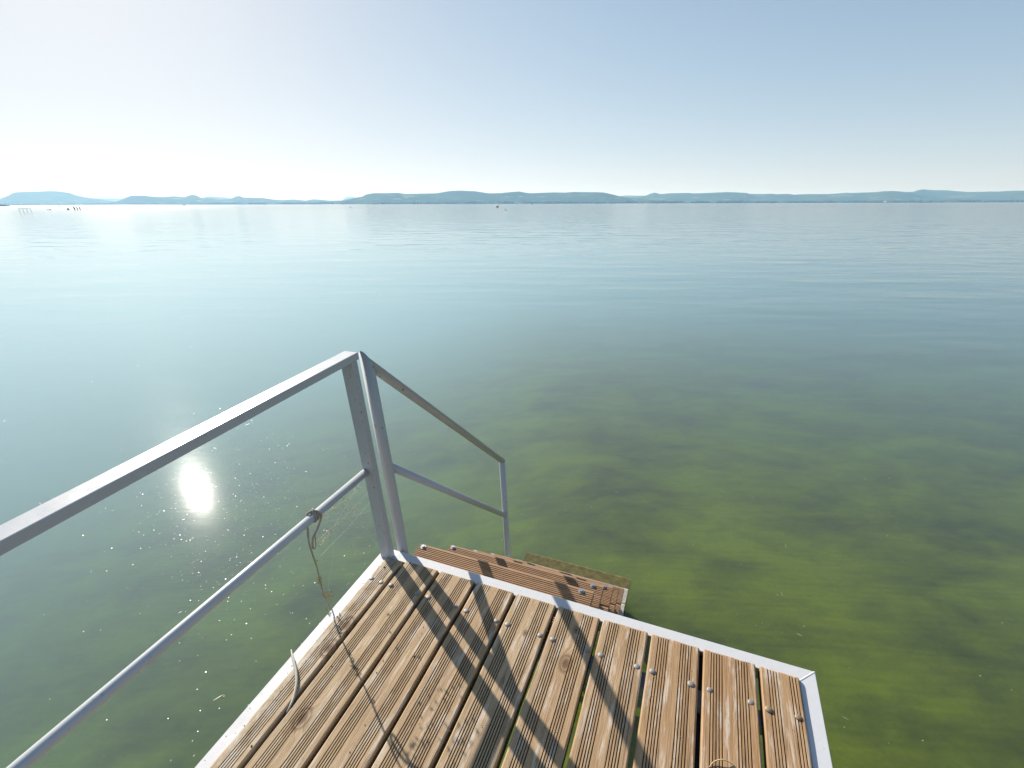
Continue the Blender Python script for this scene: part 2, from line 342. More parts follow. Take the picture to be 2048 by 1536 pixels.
# ------------------------------------------------------------------ hills
HILLS = {
'table': (12500, [(-52, 0.0), (-47.555, 0.104), (-46.524, 0.243), (-45.428, 0.48), (-44.952, 0.679), (-44.609, 0.89), (-44.374, 0.963), (-43.854, 1.006), (-42.954, 1.037), (-42.333, 1.08), (-41.871, 1.067), (-41.11, 0.952), (-40.759, 0.749), (-40.061, 0.588), (-39.413, 0.496), (-38.6, 0.313), (-37.938, 0.149), (-37.083, -0.031)]),
'pale1': (17500, [(-41.328, 0.107), (-40.554, 0.48), (-39.729, 0.54), (-37.482, 0.53), (-36.968, 0.42), (-35.777, 0.016)]),
'west': (10000, [(-40.22, -0.041), (-39.358, 0.031), (-38.444, 0.238), (-37.988, 0.307), (-37.482, 0.566), (-37.184, 0.69), (-36.893, 0.774), (-36.532, 0.762), (-36.068, 0.782), (-35.62, 0.705), (-34.686, 0.647), (-33.796, 0.731), (-32.923, 0.649), (-32.7, 0.759), (-32.269, 0.891), (-31.981, 0.812), (-31.709, 0.643), (-31.311, 0.573), (-29.645, 0.459), (-29.095, 0.513), (-28.73, 0.719), (-28.332, 0.798), (-28.03, 0.645), (-26.974, 0.616), (-26.204, 0.6), (-25.533, 0.489), (-24.615, 0.399), (-23.415, 0.476), (-22.226, 0.346), (-21.593, 0.489), (-20.979, 0.46), (-19.995, 0.354), (-19.236, 0.361), (-18.472, 0.355), (-17.705, 0.311), (-16.425, 0.11), (-15.112, 0.0)]),
'pale2': (14500, [(-32.211, 0.197), (-31.732, 0.531), (-31.292, 0.663), (-30.963, 0.752), (-30.446, 0.716), (-29.607, 0.654), (-28.769, 0.51), (-27.954, 0.153)]),
'pale3': (17000, [(-19.019, 0.07), (-18.596, 0.381), (-18.376, 0.606), (-18.103, 0.742), (-17.65, 0.765), (-17.269, 0.712), (-17.035, 0.496), (-16.687, 0.112)]),
'main': (6800, [(-20.544, 0.009), (-19.767, 0.177), (-19.246, 0.286), (-18.598, 0.369), (-17.943, 0.477), (-17.147, 0.649), (-16.483, 0.759), (-16.069, 0.959), (-15.532, 1.07), (-15.001, 1.106), (-13.672, 1.103), (-12.728, 1.142), (-11.927, 1.027), (-10.424, 1.053), (-8.491, 1.09), (-7.65, 1.233), (-6.809, 1.336), (-5.689, 1.374), (-4.006, 1.306), (-3.444, 1.213), (-2.458, 1.079), (-1.325, 1.102), (-0.049, 1.216), (0.914, 1.266), (1.339, 1.187), (2.189, 1.08), (3.461, 1.129), (4.728, 1.164), (5.993, 1.134), (7.109, 1.194), (8.365, 1.17), (9.607, 1.157), (10.296, 1.127), (11.267, 0.929), (12.099, 0.732), (12.922, 0.599), (14.011, 0.453), (15.357, 0.308), (16.691, 0.146), (18.003, 0.0)]),
'pale4': (11500, [(10.778, 0.087), (11.829, 0.707), (12.634, 0.80), (13.982, 0.774), (14.783, 0.757), (15.606, 0.461), (16.436, 0.082)]),
'cone': (8600, [(11.602, 0.085), (12.93, 0.509), (13.996, 0.62), (14.651, 0.745), (15.043, 0.807), (15.422, 0.982), (15.807, 1.071), (16.143, 0.995), (16.413, 0.907), (17.506, 0.995), (19.417, 1.005), (19.8, 0.956), (21.041, 0.979), (22.137, 1.025), (23.097, 1.059), (24.056, 1.009), (25.003, 0.946), (25.5, 0.743), (26.348, 0.482), (26.936, 0.364), (28.175, 0.193), (29.837, 0.0)]),
'pale5': (16000, [(31.77, 0.382), (32.598, 0.75), (33.089, 0.83), (33.567, 0.89), (33.821, 0.86), (34.289, 0.72), (34.941, 0.392)]),
'east': (9200, [(23.938, 0.236), (24.689, 0.72), (25.249, 0.863), (25.945, 0.838), (26.945, 0.836), (27.389, 0.859), (27.623, 0.8), (28.72, 0.823), (29.277, 0.742), (30.23, 0.788), (32.102, 0.764), (32.899, 0.807), (34.265, 0.848), (35.775, 0.887), (36.404, 0.959), (37.038, 0.966), (37.587, 0.912), (38.038, 0.87), (38.592, 0.735), (39.585, 0.512), (40.611, 0.395), (42.239, 0.276), (44, 0.0)]),
'east2': (10500, [(36.715, 0.397), (37.621, 0.766), (38.04, 0.859), (38.555, 0.89), (38.781, 1.022), (39.113, 1.062), (39.634, 0.999), (40.796, 0.956), (41.296, 0.885), (42.103, 0.805), (43.174, 0.804), (44.06, 0.812), (44.768, 0.857), (45.387, 0.856), (46.417, 0.885), (48.372, 0.818), (50.207, 0.75), (56, 0.85), (62, 0.7), (70, 0.3), (76, 0.0)]),
}
def polar(az, d): return Vector((d * math.sin(R(az)), d * math.cos(R(az)), 0))
def interp(pts, x):
    for (x0, y0), (x1, y1) in zip(pts, pts[1:]):
        if x0 <= x <= x1:
            return y0 + (y1 - y0) * (x - x0) / max(x1 - x0, 1e-9)
    return 0.0
def make_hill(key, seed):
    D, pts = HILLS[key]
    a0, a1 = pts[0][0], pts[-1][0]; n = max(24, int((a1 - a0) / 0.12))
    rows = [(-0.17, 0.0), (-0.13, 0.16), (-0.10, 0.30), (-0.07, 0.50), (-0.04, 0.74), (-0.018, 0.91), (0.0, 1.0), (0.03, 0.80), (0.08, 0.4), (0.13, 0.0)]
    bm = bmesh.new(); G = []
    for i in range(n + 1):
        az = a0 + (a1 - a0) * i / n; e = interp(pts, az)
        hc = max(D * math.tan(R(e)) + CAM_H, 0.0)
        hc *= 1.0 + 0.012 * noise.noise(Vector((az * 2.2, seed, 0)))
        line = []
        for k, (dr, f) in enumerate(rows):
            d = D * (1 + dr)
            p = polar(az, d)
            nz = noise.fractal(Vector((p.x / 900, p.y / 900, seed * 3.0)), 0.6, 2.0, 4)
            z = hc * f * (d / D if dr < 0 else 1.0) * (1 + (0.38 * nz if 0 < k < 6 else 0.0)) - (4.0 if f == 0 else 0.0)
            z = min(z, (hc - CAM_H) * d / D * 0.985 + CAM_H) if 0 < k < 6 else z
            line.append(bm.verts.new((p.x, p.y, z)))
        G.append(line)
    for i in range(n):
        for k in range(len(rows) - 1): bm.faces.new((G[i][k], G[i + 1][k], G[i + 1][k + 1], G[i][k + 1]))
    bmesh.ops.recalc_face_normals(bm, faces=bm.faces)
    return bm
for k, key in enumerate(HILLS):
    kind(obj('hills', make_hill(key, k + 1), mat_hill('hazy_hill', k + 1), smooth=True), 'structure')
# low shore land under the wooded strip
SHORE = [(-75, 10200), (-50, 10200), (-40, 9000), (-32, 7600), (-22, 6300), (-14, 5500), (0, 5300), (14, 5500), (26, 6100), (40, 6900), (80, 7600)]
bm = bmesh.new(); G = []
for i in range(400):
    az = -75 + 155 * i / 399; d = interp(SHORE, az)
    G.append([bm.verts.new((*polar(az, d * s)[:2], z)) for s, z in ((0.998, -2.0), (1.0, 0.6), (1.02, 3.0), (1.08, 6.0), (1.16, 9.0), (1.45, 12.0))])
for a, b in zip(G, G[1:]):
    for k in range(5): bm.faces.new((a[k], b[k], b[k + 1], a[k + 1]))
bmesh.ops.recalc_face_normals(bm, faces=bm.faces)
kind(obj('shore_land', bm, mat_hill('shore_meadow', 20), smooth=True), 'structure')
# wooded strip along the water's edge: crowns far too many and too far to count
bm = bmesh.new(); rng = random.Random(3)
def clump(bm, c, rx, rz):
    a = rng.random() * 6.28; k = 6
    rings = []
    for f, s in ((0.0, 0.75), (0.35, 1.0), (0.75, 0.7)):
        rings.append([bm.verts.new((c.x + rx * s * math.cos(a + 2 * math.pi * q / k) * rng.uniform(.8, 1.2), c.y + rx * s * math.sin(a + 2 * math.pi * q / k) * rng.uniform(.8, 1.2), c.z + rz * f * rng.uniform(.9, 1.1))) for q in range(k)])
    top = bm.verts.new((c.x, c.y, c.z + rz))
    for r1, r2 in zip(rings, rings[1:]):
        for q in range(k): bm.faces.new((r1[q], r1[(q + 1) % k], r2[(q + 1) % k], r2[q]))
    for q in range(k): bm.faces.new((rings[-1][q], rings[-1][(q + 1) % k], top))
for i in range(5000):
    az = rng.uniform(-55, 60); d = interp(SHORE, az) * rng.choice((1.002, 1.004, 1.01, 1.02, 1.05, 1.09))
    dens = noise.noise(Vector((az * 0.8, d / 600, 1)))
    if dens < -0.25: continue
    p = polar(az, d); rx = rng.uniform(10, 26)
    clump(bm, Vector((p.x, p.y, 0.4)), rx, rng.uniform(12, 26) * (1 + 0.5 * dens))
t = NT('shore_woods_foliage'); n1 = t.noise(t.pos(), 0.02, 4, 0.6)
t.link(t.ramp(n1, [(0.3, (0.022, 0.040, 0.014)), (0.7, (0.06, 0.085, 0.03))]), t.b.inputs['Base Color']); t.b.inputs['Roughness'].default_value = 1
M_leaf = t.m
kind(obj('shore_woods', bm, M_leaf), 'stuff', 'dark band of trees along the far shore')

# ------------------------------------------------------------------ haze: one closed box round everything
bm = bmesh.new(); add_box(bm, -21500, 21500, -21500, 21500, -4.0, 262)
kind(obj('haze', bm, mat_haze()), 'stuff', 'thin summer haze over the lake')

# ------------------------------------------------------------------ dock
tag(dock, 'weathered ribbed timber swimming dock edged with white painted steel in the foreground', 'dock')
FX0, FX1, FY, FZ = -0.0095, 1.4635, 0.010, -0.012
BACK = -2.45
FW = 0.044
def plank_mesh(x0, x1, y0, y1, seed, z=0.0, th=0.042):
    """ribbed board: flat - six grooves - flat - six grooves - flat, running along Y"""
    rg = random.Random(seed); w_ = x1 - x0; prof = []       # (x, depth, wear, groove)
    prof += [(0.0, 0.0045, 0.8, 0), (0.0015, 0.0014, 1.0, 0), (0.004, 0.0, 0.7, 0)]
    def band(s, n=5):
        pitch = 0.0072
        for k in range(n):
            x = s + k * pitch
            prof.extend([(x, 0.0, 0.95, 0), (x + 0.0008, 0.0034, 0.2, 1), (x + 0.0025, 0.0034, 0.0, 1), (x + 0.0033, 0.0, 0.95, 0)])
        return s + n * pitch
    if w_ > 0.12:
        e = band(0.0195); e2 = band(w_ - 0.0195 - 0.036 + 0.0029)
    elif w_ > 0.09:
        e = band(0.0185, 4); e2 = band(w_ - 0.026, 3)
    else:
        e = band(0.022, 5)
    prof += [(w_ - 0.004, 0.0, 0.7, 0), (w_ - 0.0015, 0.0014, 1.0, 0), (w_, 0.0045, 0.8, 0)]
    ys = [y1, y1 - 0.002, y1 - 0.006, y1 - 0.014]
    n = 46
    for k in range(1, n + 1): ys.append(y1 - 0.014 + (y0 - y1 + 0.014) * (k / n) ** 1.25)
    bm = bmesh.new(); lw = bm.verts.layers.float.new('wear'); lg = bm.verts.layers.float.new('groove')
    rows = []
    cup = rg.uniform(-0.0012, 0.0012); lift = rg.uniform(-0.001, 0.0015)
    for j, y in enumerate(ys):
        drop = (0.006, 0.0022, 0.0006, 0.0)[j] if j < 4 else 0.0
        row = []
        for i, (x, d, wr, gr) in enumerate(prof):
            wob = 0.0009 * noise.noise(Vector((x * 40, y * 7, seed * 1.7))) if 2 < i < len(prof) - 3 else 0.0016 * noise.noise(Vector((i * 0.1, y * 9, seed * 2.3)))
            dd = d * (1.0 + 0.55 * noise.noise(Vector((x * 60, y * 5, seed * 4.1)))) if gr else d
            u = (x / w_ - 0.5) * 2
            v = bm.verts.new((x0 + x + wob, y + (0.0015 * noise.noise(Vector((x * 90, seed, 0))) if j == 0 else 0), z - dd - drop + lift + cup * (1 - u * u)))
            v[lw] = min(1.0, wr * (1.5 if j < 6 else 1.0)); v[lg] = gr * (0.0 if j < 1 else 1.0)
            row.append(v)
        rows.append(row)
    for a, b in zip(rows, rows[1:]):
        for i in range(len(prof) - 1): bm.faces.new((a[i], b[i], b[i + 1], a[i + 1]))
    # sides, underside and ends
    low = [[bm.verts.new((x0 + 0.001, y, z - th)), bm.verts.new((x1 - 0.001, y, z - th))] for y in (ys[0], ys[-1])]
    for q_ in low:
        for v in q_: v[lg] = 1.0  # board sides darken downwards: gap shade painted into the colour, along with dirt
    bm.faces.new([r[0] for r in rows][::-1] + [low[0][0], low[1][0]][0:2])
    bm.faces.new([r[-1] for r in rows] + [low[1][1], low[0][1]])
    bm.faces.new((low[0][0], low[0][1], low[1][1], low[1][0]))
    bm.faces.new([v for v in rows[0]] + [low[0][1], low[0][0]])
    bm.faces.new([v for v in rows[-1]][::-1] + [low[1][0], low[1][1]])
    bmesh.ops.recalc_face_normals(bm, faces=bm.faces)
    return bm
BOLTS = {0: [(0.046, -0.1486), (0.0908, -0.152)], 1: [(0.1316, -0.1505), (0.2415, -0.1515)], 2: [(0.2852, -0.1504), (0.3911, -0.1518)], 3: [(0.4345, -0.1556), (0.5438, -0.1566)],
         4: [(0.5837, -0.1558), (0.6937, -0.1575)], 5: [(0.7348, -0.1572), (0.843, -0.1565)], 6: [(0.8848, -0.1576), (0.9902, -0.1568)], 7: [(1.0335, -0.1558), (1.1373, -0.1559)],
         8: [(1.1858, -0.1557), (1.2882, -0.1532)], 9: [(1.3305, -0.1562), (1.3995, -0.1515)]}
bm = bmesh.new(); add_dome(bm, (0, 0, 0), 0.0084, 0.0031, 18, 5)
bolt_me = mesh_from('bolt', bm, M_bolt, True); bolt_me_r = bolt_me.copy(); bolt_me_r.materials[0] = M_bolt_r
for i in range(10):
    x0 = 0.0345 if i == 0 else 0.11 + 0.15 * (i - 1) + 0.0078
    x1 = 1.4165 if i == 9 else 0.11 + 0.15 * i - 0.0042
    y1 = -0.0305 if i else -0.0425
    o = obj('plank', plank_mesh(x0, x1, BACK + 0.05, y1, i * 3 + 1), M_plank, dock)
    for bx, by in BOLTS[i] + [(x + random.uniform(-.003, .003), -1.62) for x, _ in BOLTS[i]]:
        me = bolt_me_r if i == 9 else bolt_me
        b = obj('bolt', me, parent=o, loc=(bx, by, 0.001)); s = random.uniform(0.92, 1.1); b.scale = (s, s, random.uniform(.8, 1.2))
# white steel edging: angle section, mitred at the front corners
def edge(pts_out, pts_in):
    """an L-profile along one edge: top flange from the outer to the inner line, plus a skirt down the outside"""
    bm = bmesh.new(); th = 0.005; sk = 0.095
    (a, b), (c, d) = [[Vector(p) for p in q] for q in (pts_out, pts_in)]
    up = Vector((0, 0, 1))
    def prism(poly, z0, z1):
        lo = [bm.verts.new((p.x, p.y, z0)) for p in poly]; hi = [bm.verts.new((p.x, p.y, z1)) for p in poly]
        f = [bm.faces.new(hi), bm.faces.new(lo[::-1])]
        for k in range(4): f.append(bm.faces.new((lo[k], lo[(k + 1) % 4], hi[(k + 1) % 4], hi[k])))
    prism([a, b, d, c], FZ - th, FZ)
    e = (c - a) * (0.005 / FW); e2 = (d - b) * (0.005 / FW)
    prism([a, b, b + e2, a + e], FZ - sk, FZ - th)
    bmesh.ops.recalc_face_normals(bm, faces=bm.faces)
    bmesh.ops.bevel(bm, geom=[e for e in bm.edges if e.calc_length() > 0.3], offset=0.0012, segments=2, affect='EDGES')
    return bm
g_ = 0.0012
obj('frame_edge', edge(((FX0 + g_, FY, 0), (FX1 - g_, FY, 0)), ((FX0 + FW + g_, FY - FW, 0), (FX1 - FW - g_, FY - FW, 0))), M_white, dock)
obj('frame_edge', edge(((FX0, BACK, 0), (FX0, FY - g_, 0)), ((FX0 + FW, BACK, 0), (FX0 + FW, FY - FW - g_, 0))), M_white, dock)
obj('frame_edge', edge(((FX1, BACK, 0), (FX1, FY - g_, 0)), ((FX1 - FW, BACK, 0), (FX1 - FW, FY - FW - g_, 0))), M_white, dock)
bm = bmesh.new(); add_box(bm, FX0 + 0.006, FX1 - 0.006, BACK - 0.006, BACK, FZ - 0.095, FZ); obj('frame_edge', bm, M_white, dock)
bm = bmesh.new()                                     # weld bead at the front-right mitre
for k in range(16):
    f = k / 15; add_dome(bm, (FX1 - 0.002 - f * 0.040, FY - 0.002 - f * 0.040, FZ), 0.0024 + random.uniform(0, .0008), 0.0011, 8, 2)
obj('weld_seam', bm, M_white, dock, smooth=True)
for y in (-0.158, -0.75, -1.62, -2.3):               # steel cross joists under the boards
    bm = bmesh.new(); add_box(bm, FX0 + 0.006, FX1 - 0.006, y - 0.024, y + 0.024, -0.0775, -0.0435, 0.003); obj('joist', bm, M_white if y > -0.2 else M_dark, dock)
for x in (0.30, 1.15):
    bm = bmesh.new(); add_box(bm, x - 0.03, x + 0.03, BACK + 0.01, 0.004, -0.140, -0.079, 0.003); obj('beam', bm, M_dark, dock)
for x, y in ((0.30, -0.30), (1.15, -0.30), (0.30, -2.2), (1.15, -2.2)):
    bm = bmesh.new(); add_tube(bm, [(x, y, -0.141), (x, y, -2.45)], 0.045, 20); obj('pile', bm, M_dark, dock, smooth=False)

# ------------------------------------------------------------------ side railing
rail = empty('side_railing', (0.028, -0.026, FZ), DM)
tag(rail, 'grey steel railing with flat top bar and round lower rail on the left dock edge', 'railing')
lx, ly, lz = 0.028, -0.026, FZ
def loc_box(x0, x1, y0, y1, z0, z1, bev): 
    bm = bmesh.new(); add_box(bm, x0 - lx, x1 - lx, y0 - ly, y1 - ly, z0 - lz, z1 - lz, bev); return bm
obj('post', loc_box(0.005, 0.051, -0.040, -0.013, FZ, 0.7995, 0.0025), M_post, rail)
obj('post', loc_box(0.005, 0.051, -2.15, -2.123, FZ, 0.7995, 0.0025), M_post, rail)
obj('top_bar', loc_box(0.0, 0.0525, -2.25, -0.004, 0.80, 0.824, 0.0022), M_rail, rail)
bm = bmesh.new(); add_tube(bm, [Vector((0.018 - lx, -0.0405 - ly, 0.386 - lz)), Vector((0.008 - lx, -0.6 - ly, 0.387 - lz)), Vector((-0.004 - lx, -1.1 - ly, 0.386 - lz)), Vector((0.01 - lx, -2.1225 - ly, 0.385 - lz))], 0.0134, 20)
obj('lower_rail', bm, M_rail, rail, smooth=True)
# ------------------------------------------------------------------ stair handrail (round tube)
HX0, HY0 = 0.052, 0.036
hr = empty('stair_handrail', (HX0, HY0, FZ), DM)
tag(hr, 'sloping round tube handrail beside the steps down into the lake', 'handrail')
def L(*p): return Vector(p) - Vector((HX0, HY0, FZ))
top0 = Vector((0.0475, 0.034, 0.772)); bend = Vector((0.020, 1.090, -0.287)); mid0 = Vector((0.0495, 0.036, 0.372)); mid1 = Vector((0.019, 1.088, -0.708))
d_ = (bend - top0).normalized()
def cut(ring, direction, point, normal):              # slide a tube's end ring along the tube onto a mitre plane
    for v in ring: v.co += direction * ((point - v.co).dot(normal) / direction.dot(normal))
pd_ = (L(*top0) - L(0.050, 0.036, 0.38)).normalized()
bm = bmesh.new()                                    # tall post, its head mitred to the slope of the rail
rings = add_tube(bm, [L(HX0, HY0, -0.60), L(HX0, HY0, FZ), L(0.050, 0.036, 0.38), L(*top0)], [0.0205] * 4, 24)
cut(rings[-1], pd_, L(*top0), (pd_ + d_).normalized())
obj('tall_post', bm, M_post, hr, smooth=True)
bm = bmesh.new(); lo_ = Vector((-0.002, 0.002, -1)).normalized()
rings = add_tube(bm, [L(*(top0 + d_ * 0.002)), L(*(bend - d_ * 0.02))], 0.0172, 20)
cut(rings[0], d_, L(*(top0 + d_ * 0.0015)), (pd_ + d_).normalized()); cut(rings[1], d_, L(*bend), (lo_ + d_).normalized())
obj('sloping_rail', bm, M_post, hr, smooth=True)
bm = bmesh.new(); add_tube(bm, [L(*mid0), L(*mid1)], 0.0160, 20); obj('middle_rail', bm, M_post, hr, smooth=True)
bm = bmesh.new(); rings = add_tube(bm, [L(*(bend + Vector((0, 0, -0.03)))), L(0.018, 1.092, -1.95)], 0.0185, 20); cut(rings[0], lo_, L(*(bend + lo_ * 0.0015)), (lo_ + d_).normalized()); obj('lower_post', bm, M_post, hr, smooth=True)

# ------------------------------------------------------------------ steps
stair = empty('steps', (0.43, 0.03, -0.13), DM)
tag(stair, 'steep flight of ribbed brown steps descending from the dock into green water', 'steps')
def board_mesh(x0, x1, y0, y1, z, th=0.026, pitch=0.0088):
    n = int((y1 - y0 - 0.008) / pitch); prof = [(y0, 0.004), (y0 + 0.002, 0.0)]
    for k in range(n):
        y = y0 + 0.005 + k * pitch; prof += [(y, 0.0), (y + 0.0009, 0.0028), (y + 0.0034, 0.0028), (y + 0.0043, 0.0)]
    prof += [(y1 - 0.003, 0.0), (y1, 0.004)]
    bm = bmesh.new(); xs = [x0 + (x1 - x0) * k / 10 for k in range(11)]
    rows = [[bm.verts.new((x, y + 0.0004 * noise.noise(Vector((x * 9, y * 50, z))), z - d)) for y, d in prof] for x in xs]
    for a, b in zip(rows, rows[1:]):
        for i in range(len(prof) - 1): bm.faces.new((a[i], b[i], b[i + 1], a[i + 1]))
    lo = [[bm.verts.new((x, y, z - th)) for y in (y0, y1)] for x in (x0, x1)]
    bm.faces.new((lo[0][0], lo[1][0], lo[1][1], lo[0][1]))
    bm.faces.new([r[0] for r in rows] + [lo[1][0], lo[0][0]]); bm.faces.new([r[-1] for r in rows][::-1] + [lo[0][1], lo[1][1]])
    bm.faces.new(rows[0] + [lo[0][1], lo[0][0]]); bm.faces.new(rows[-1][::-1] + [lo[1][0], lo[1][1]])
    bmesh.ops.recalc_face_normals(bm, faces=bm.faces)
    bmesh.ops.translate(bm, verts=bm.verts, vec=(-0.43, -0.03, 0.13))
    return bm
TREADS = [(0.037, 0.793, 0.175, -0.125), (0.047, 0.794, 0.385, -0.315), (0.044, 0.805, 0.598, -0.54), (0.046, 0.809, 0.795, -0.745), (0.047, 0.814, 0.985, -0.95), (0.047, 0.818, 1.175, -1.155), (0.047, 0.812, 1.378, -1.275)]
bm = bmesh.new(); add_tube(bm, [(0, 0, -0.001), (0, 0, 0.0012)], 0.0115, 18); add_tube(bm, [(0, 0, 0.0012), (0, 0, 0.0072)], 0.0072, 6); hex_me = mesh_from('bolt', bm, M_hex)
for k, (a, b, y, z) in enumerate(TREADS):
    mt = M_tread if k < 5 else (M_limed if k == 5 else M_alg)
    for q, (ya, yb) in enumerate(((y - 0.118, y), (y - 0.242, y - 0.124))):
        o = obj('tread_board', board_mesh(a, b, ya, yb, z), mt, stair)
        if k == 5: o['label'] = 'whitish limescaled step board just above the water'
        if k == 6: o['label'] = 'algae covered step board under the water'
        for bx in (a + 0.021, b - 0.045):
            if k < 6: obj('bolt', hex_me, parent=o, loc=(bx - 0.43, (ya + yb) / 2 + (0.042 if q == 0 else 0.03) - 0.03, z + 0.13 + 0.001))
for x in (0.125, 0.735):                               # sloping steel stringers with a bracket under each tread
    bm = bmesh.new()
    pr = [(0.004, -0.16), (0.004, -0.30), (1.52, -1.82), (1.52, -1.62), (0.12, -0.16)]
    v0 = [bm.verts.new((x - 0.43, y - 0.03, z + 0.13)) for y, z in pr]; v1 = [bm.verts.new((x + 0.008 - 0.43, y - 0.03, z + 0.13)) for y, z in pr]
    bm.faces.new(v0); bm.faces.new(v1[::-1])
    for k in range(5): bm.faces.new((v0[k], v1[k], v1[(k + 1) % 5], v0[(k + 1) % 5]))
    bmesh.ops.recalc_face_normals(bm, faces=bm.faces); obj('stringer', bm, M_white, stair)
    for (a, b, y, z) in TREADS:
        bm = bmesh.new(); add_box(bm, x + 0.0085 - 0.43, x + 0.035 - 0.43, y - 0.24 - 0.03, y - 0.02 - 0.03, z - 0.034 + 0.13, z - 0.0265 + 0.13); obj('bracket', bm, M_white, stair)

# ------------------------------------------------------------------ cord tied round the lower rail
M_cord = mat_plain('grey_weathered_cord', (0.36, 0.33, 0.27), 0.85, 0, 0.5, 160)
M_husk = mat_plain('dry_insect_husk', (0.80, 0.70, 0.48), 0.8, 0, 0.4, 300)
M_weed = mat_plain('dried_yellow_weed', (0.50, 0.42, 0.14), 0.9, 0, 0.4, 200)
cord = empty('cord', (0.0, 0.0, 0.0), DM @ Matrix.Translation((0.0125, -0.287, 0.386)))
tag(cord, 'frayed grey cord knotted on the lower rail and hanging past the dock edge', 'cord')
def LC(p): return Vector(p) - Vector((0.0125, -0.287, 0.386))
def smooth(pts, n=6):
    pts = [Vector(p) for p in pts]; out = []
    for i in range(len(pts) - 1):
        p0, p1, p2, p3 = pts[max(i - 1, 0)], pts[i], pts[i + 1], pts[min(i + 2, len(pts) - 1)]
        for k in range(n):
            u = k / n
            out.append(0.5 * ((2 * p1) + (p2 - p0) * u + (2 * p0 - 5 * p1 + 4 * p2 - p3) * u * u + (3 * p1 - p0 - 3 * p2 + p3) * u ** 3))
    return out + [pts[-1]]
bm = bmesh.new(); pts = []
for k in range(31):                                     # two turns round the rail
    a = 2 * math.pi * 2.1 * k / 30 + 2.2
    pts.append(LC((0.0125 + 0.0162 * math.cos(a), -0.297 + 0.020 * k / 30, 0.386 + 0.0162 * math.sin(a))))
add_tube(bm, pts, 0.0027, 8)
add_tube(bm, smooth([LC(p) for p in ((0.000, -0.300, 0.400), (0.010, -0.290, 0.4060), (0.020, -0.281, 0.4045), (0.0275, -0.275, 0.396), (0.029, -0.272, 0.386), (0.024, -0.268, 0.374))]), 0.0032, 8)
add_tube(bm, smooth([LC(p) for p in ((0.024, -0.293, 0.401), (0.014, -0.284, 0.4085), (0.004, -0.277, 0.404), (-0.003, -0.274, 0.394))]), 0.0029, 8)
obj('knot', bm, M_cord, cord, smooth=True)
bm = bmesh.new()
add_tube(bm, smooth([LC(p) for p in ((0.022, -0.266, 0.376), (0.006, -0.263, 0.346), (-0.006, -0.272, 0.317), (-0.012, -0.290, 0.296), (-0.013, -0.299, 0.266), (-0.0125, -0.295, 0.256), (-0.0115, -0.288, 0.262), (-0.010, -0.283, 0.292), (-0.008, -0.279, 0.310))]), 0.0036, 8, flat=0.55)
obj('loop_end', bm, M_cord, cord, smooth=True)
bm = bmesh.new()
tl = smooth([LC(p) for p in ((-0.001, -0.297, 0.374), (-0.010, -0.299, 0.350), (-0.014, -0.3064, 0.291), (-0.0145, -0.306, 0.249), (-0.0145, -0.3037, 0.183), (-0.0145, -0.3067, 0.120), (-0.0145, -0.3061, 0.051), (-0.0145, -0.2934, -0.013), (-0.016, -0.291, -0.10), (-0.017, -0.293, -0.35), (-0.018, -0.29, -0.78))], 8)
add_tube(bm, tl, [0.0036 if i < 14 else (0.0026 if i < 30 else 0.0021) for i in range(len(tl))], 8)
obj('hanging_strand', bm, M_cord, cord, smooth=True)
rng = random.Random(11)
def flake(bm, c, s, n=5):
    """a tiny dry star of bent slivers"""
    c = Vector(c)
    for k in range(n):
        d = Vector((rng.uniform(-1, 1), rng.uniform(-1, 1), rng.uniform(-1, 1))).normalized() * s * rng.uniform(0.5, 1.1)
        q = d.orthogonal().normalized() * s * 0.16
        bm.faces.new([bm.verts.new(p) for p in (c - q, c + d * 0.6 + q * 0.6, c + d, c + q)])
bm = bmesh.new()
for y, z in ((-0.3061, 0.1525), (-0.309, 0.137), (-0.306, 0.128), (-0.304, 0.118), (-0.305, 0.1), (-0.298, 0.0587), (-0.2905, 0.0396), (-0.3023, 0.0459), (-0.285, 0.03), (-0.301, 0.02), (-0.304, 0.065), (-0.279, 0.034), (-0.307, 0.0), (-0.299, 0.205)):
    for k in range(3): flake(bm, LC((-0.0145 + rng.uniform(-.006, .006), y + rng.uniform(-.007, .007), z + rng.uniform(-.008, .008))), rng.uniform(0.008, 0.015), 5)
o = obj('weed_scraps', bm, M_weed, cord); o['kind'] = 'stuff'
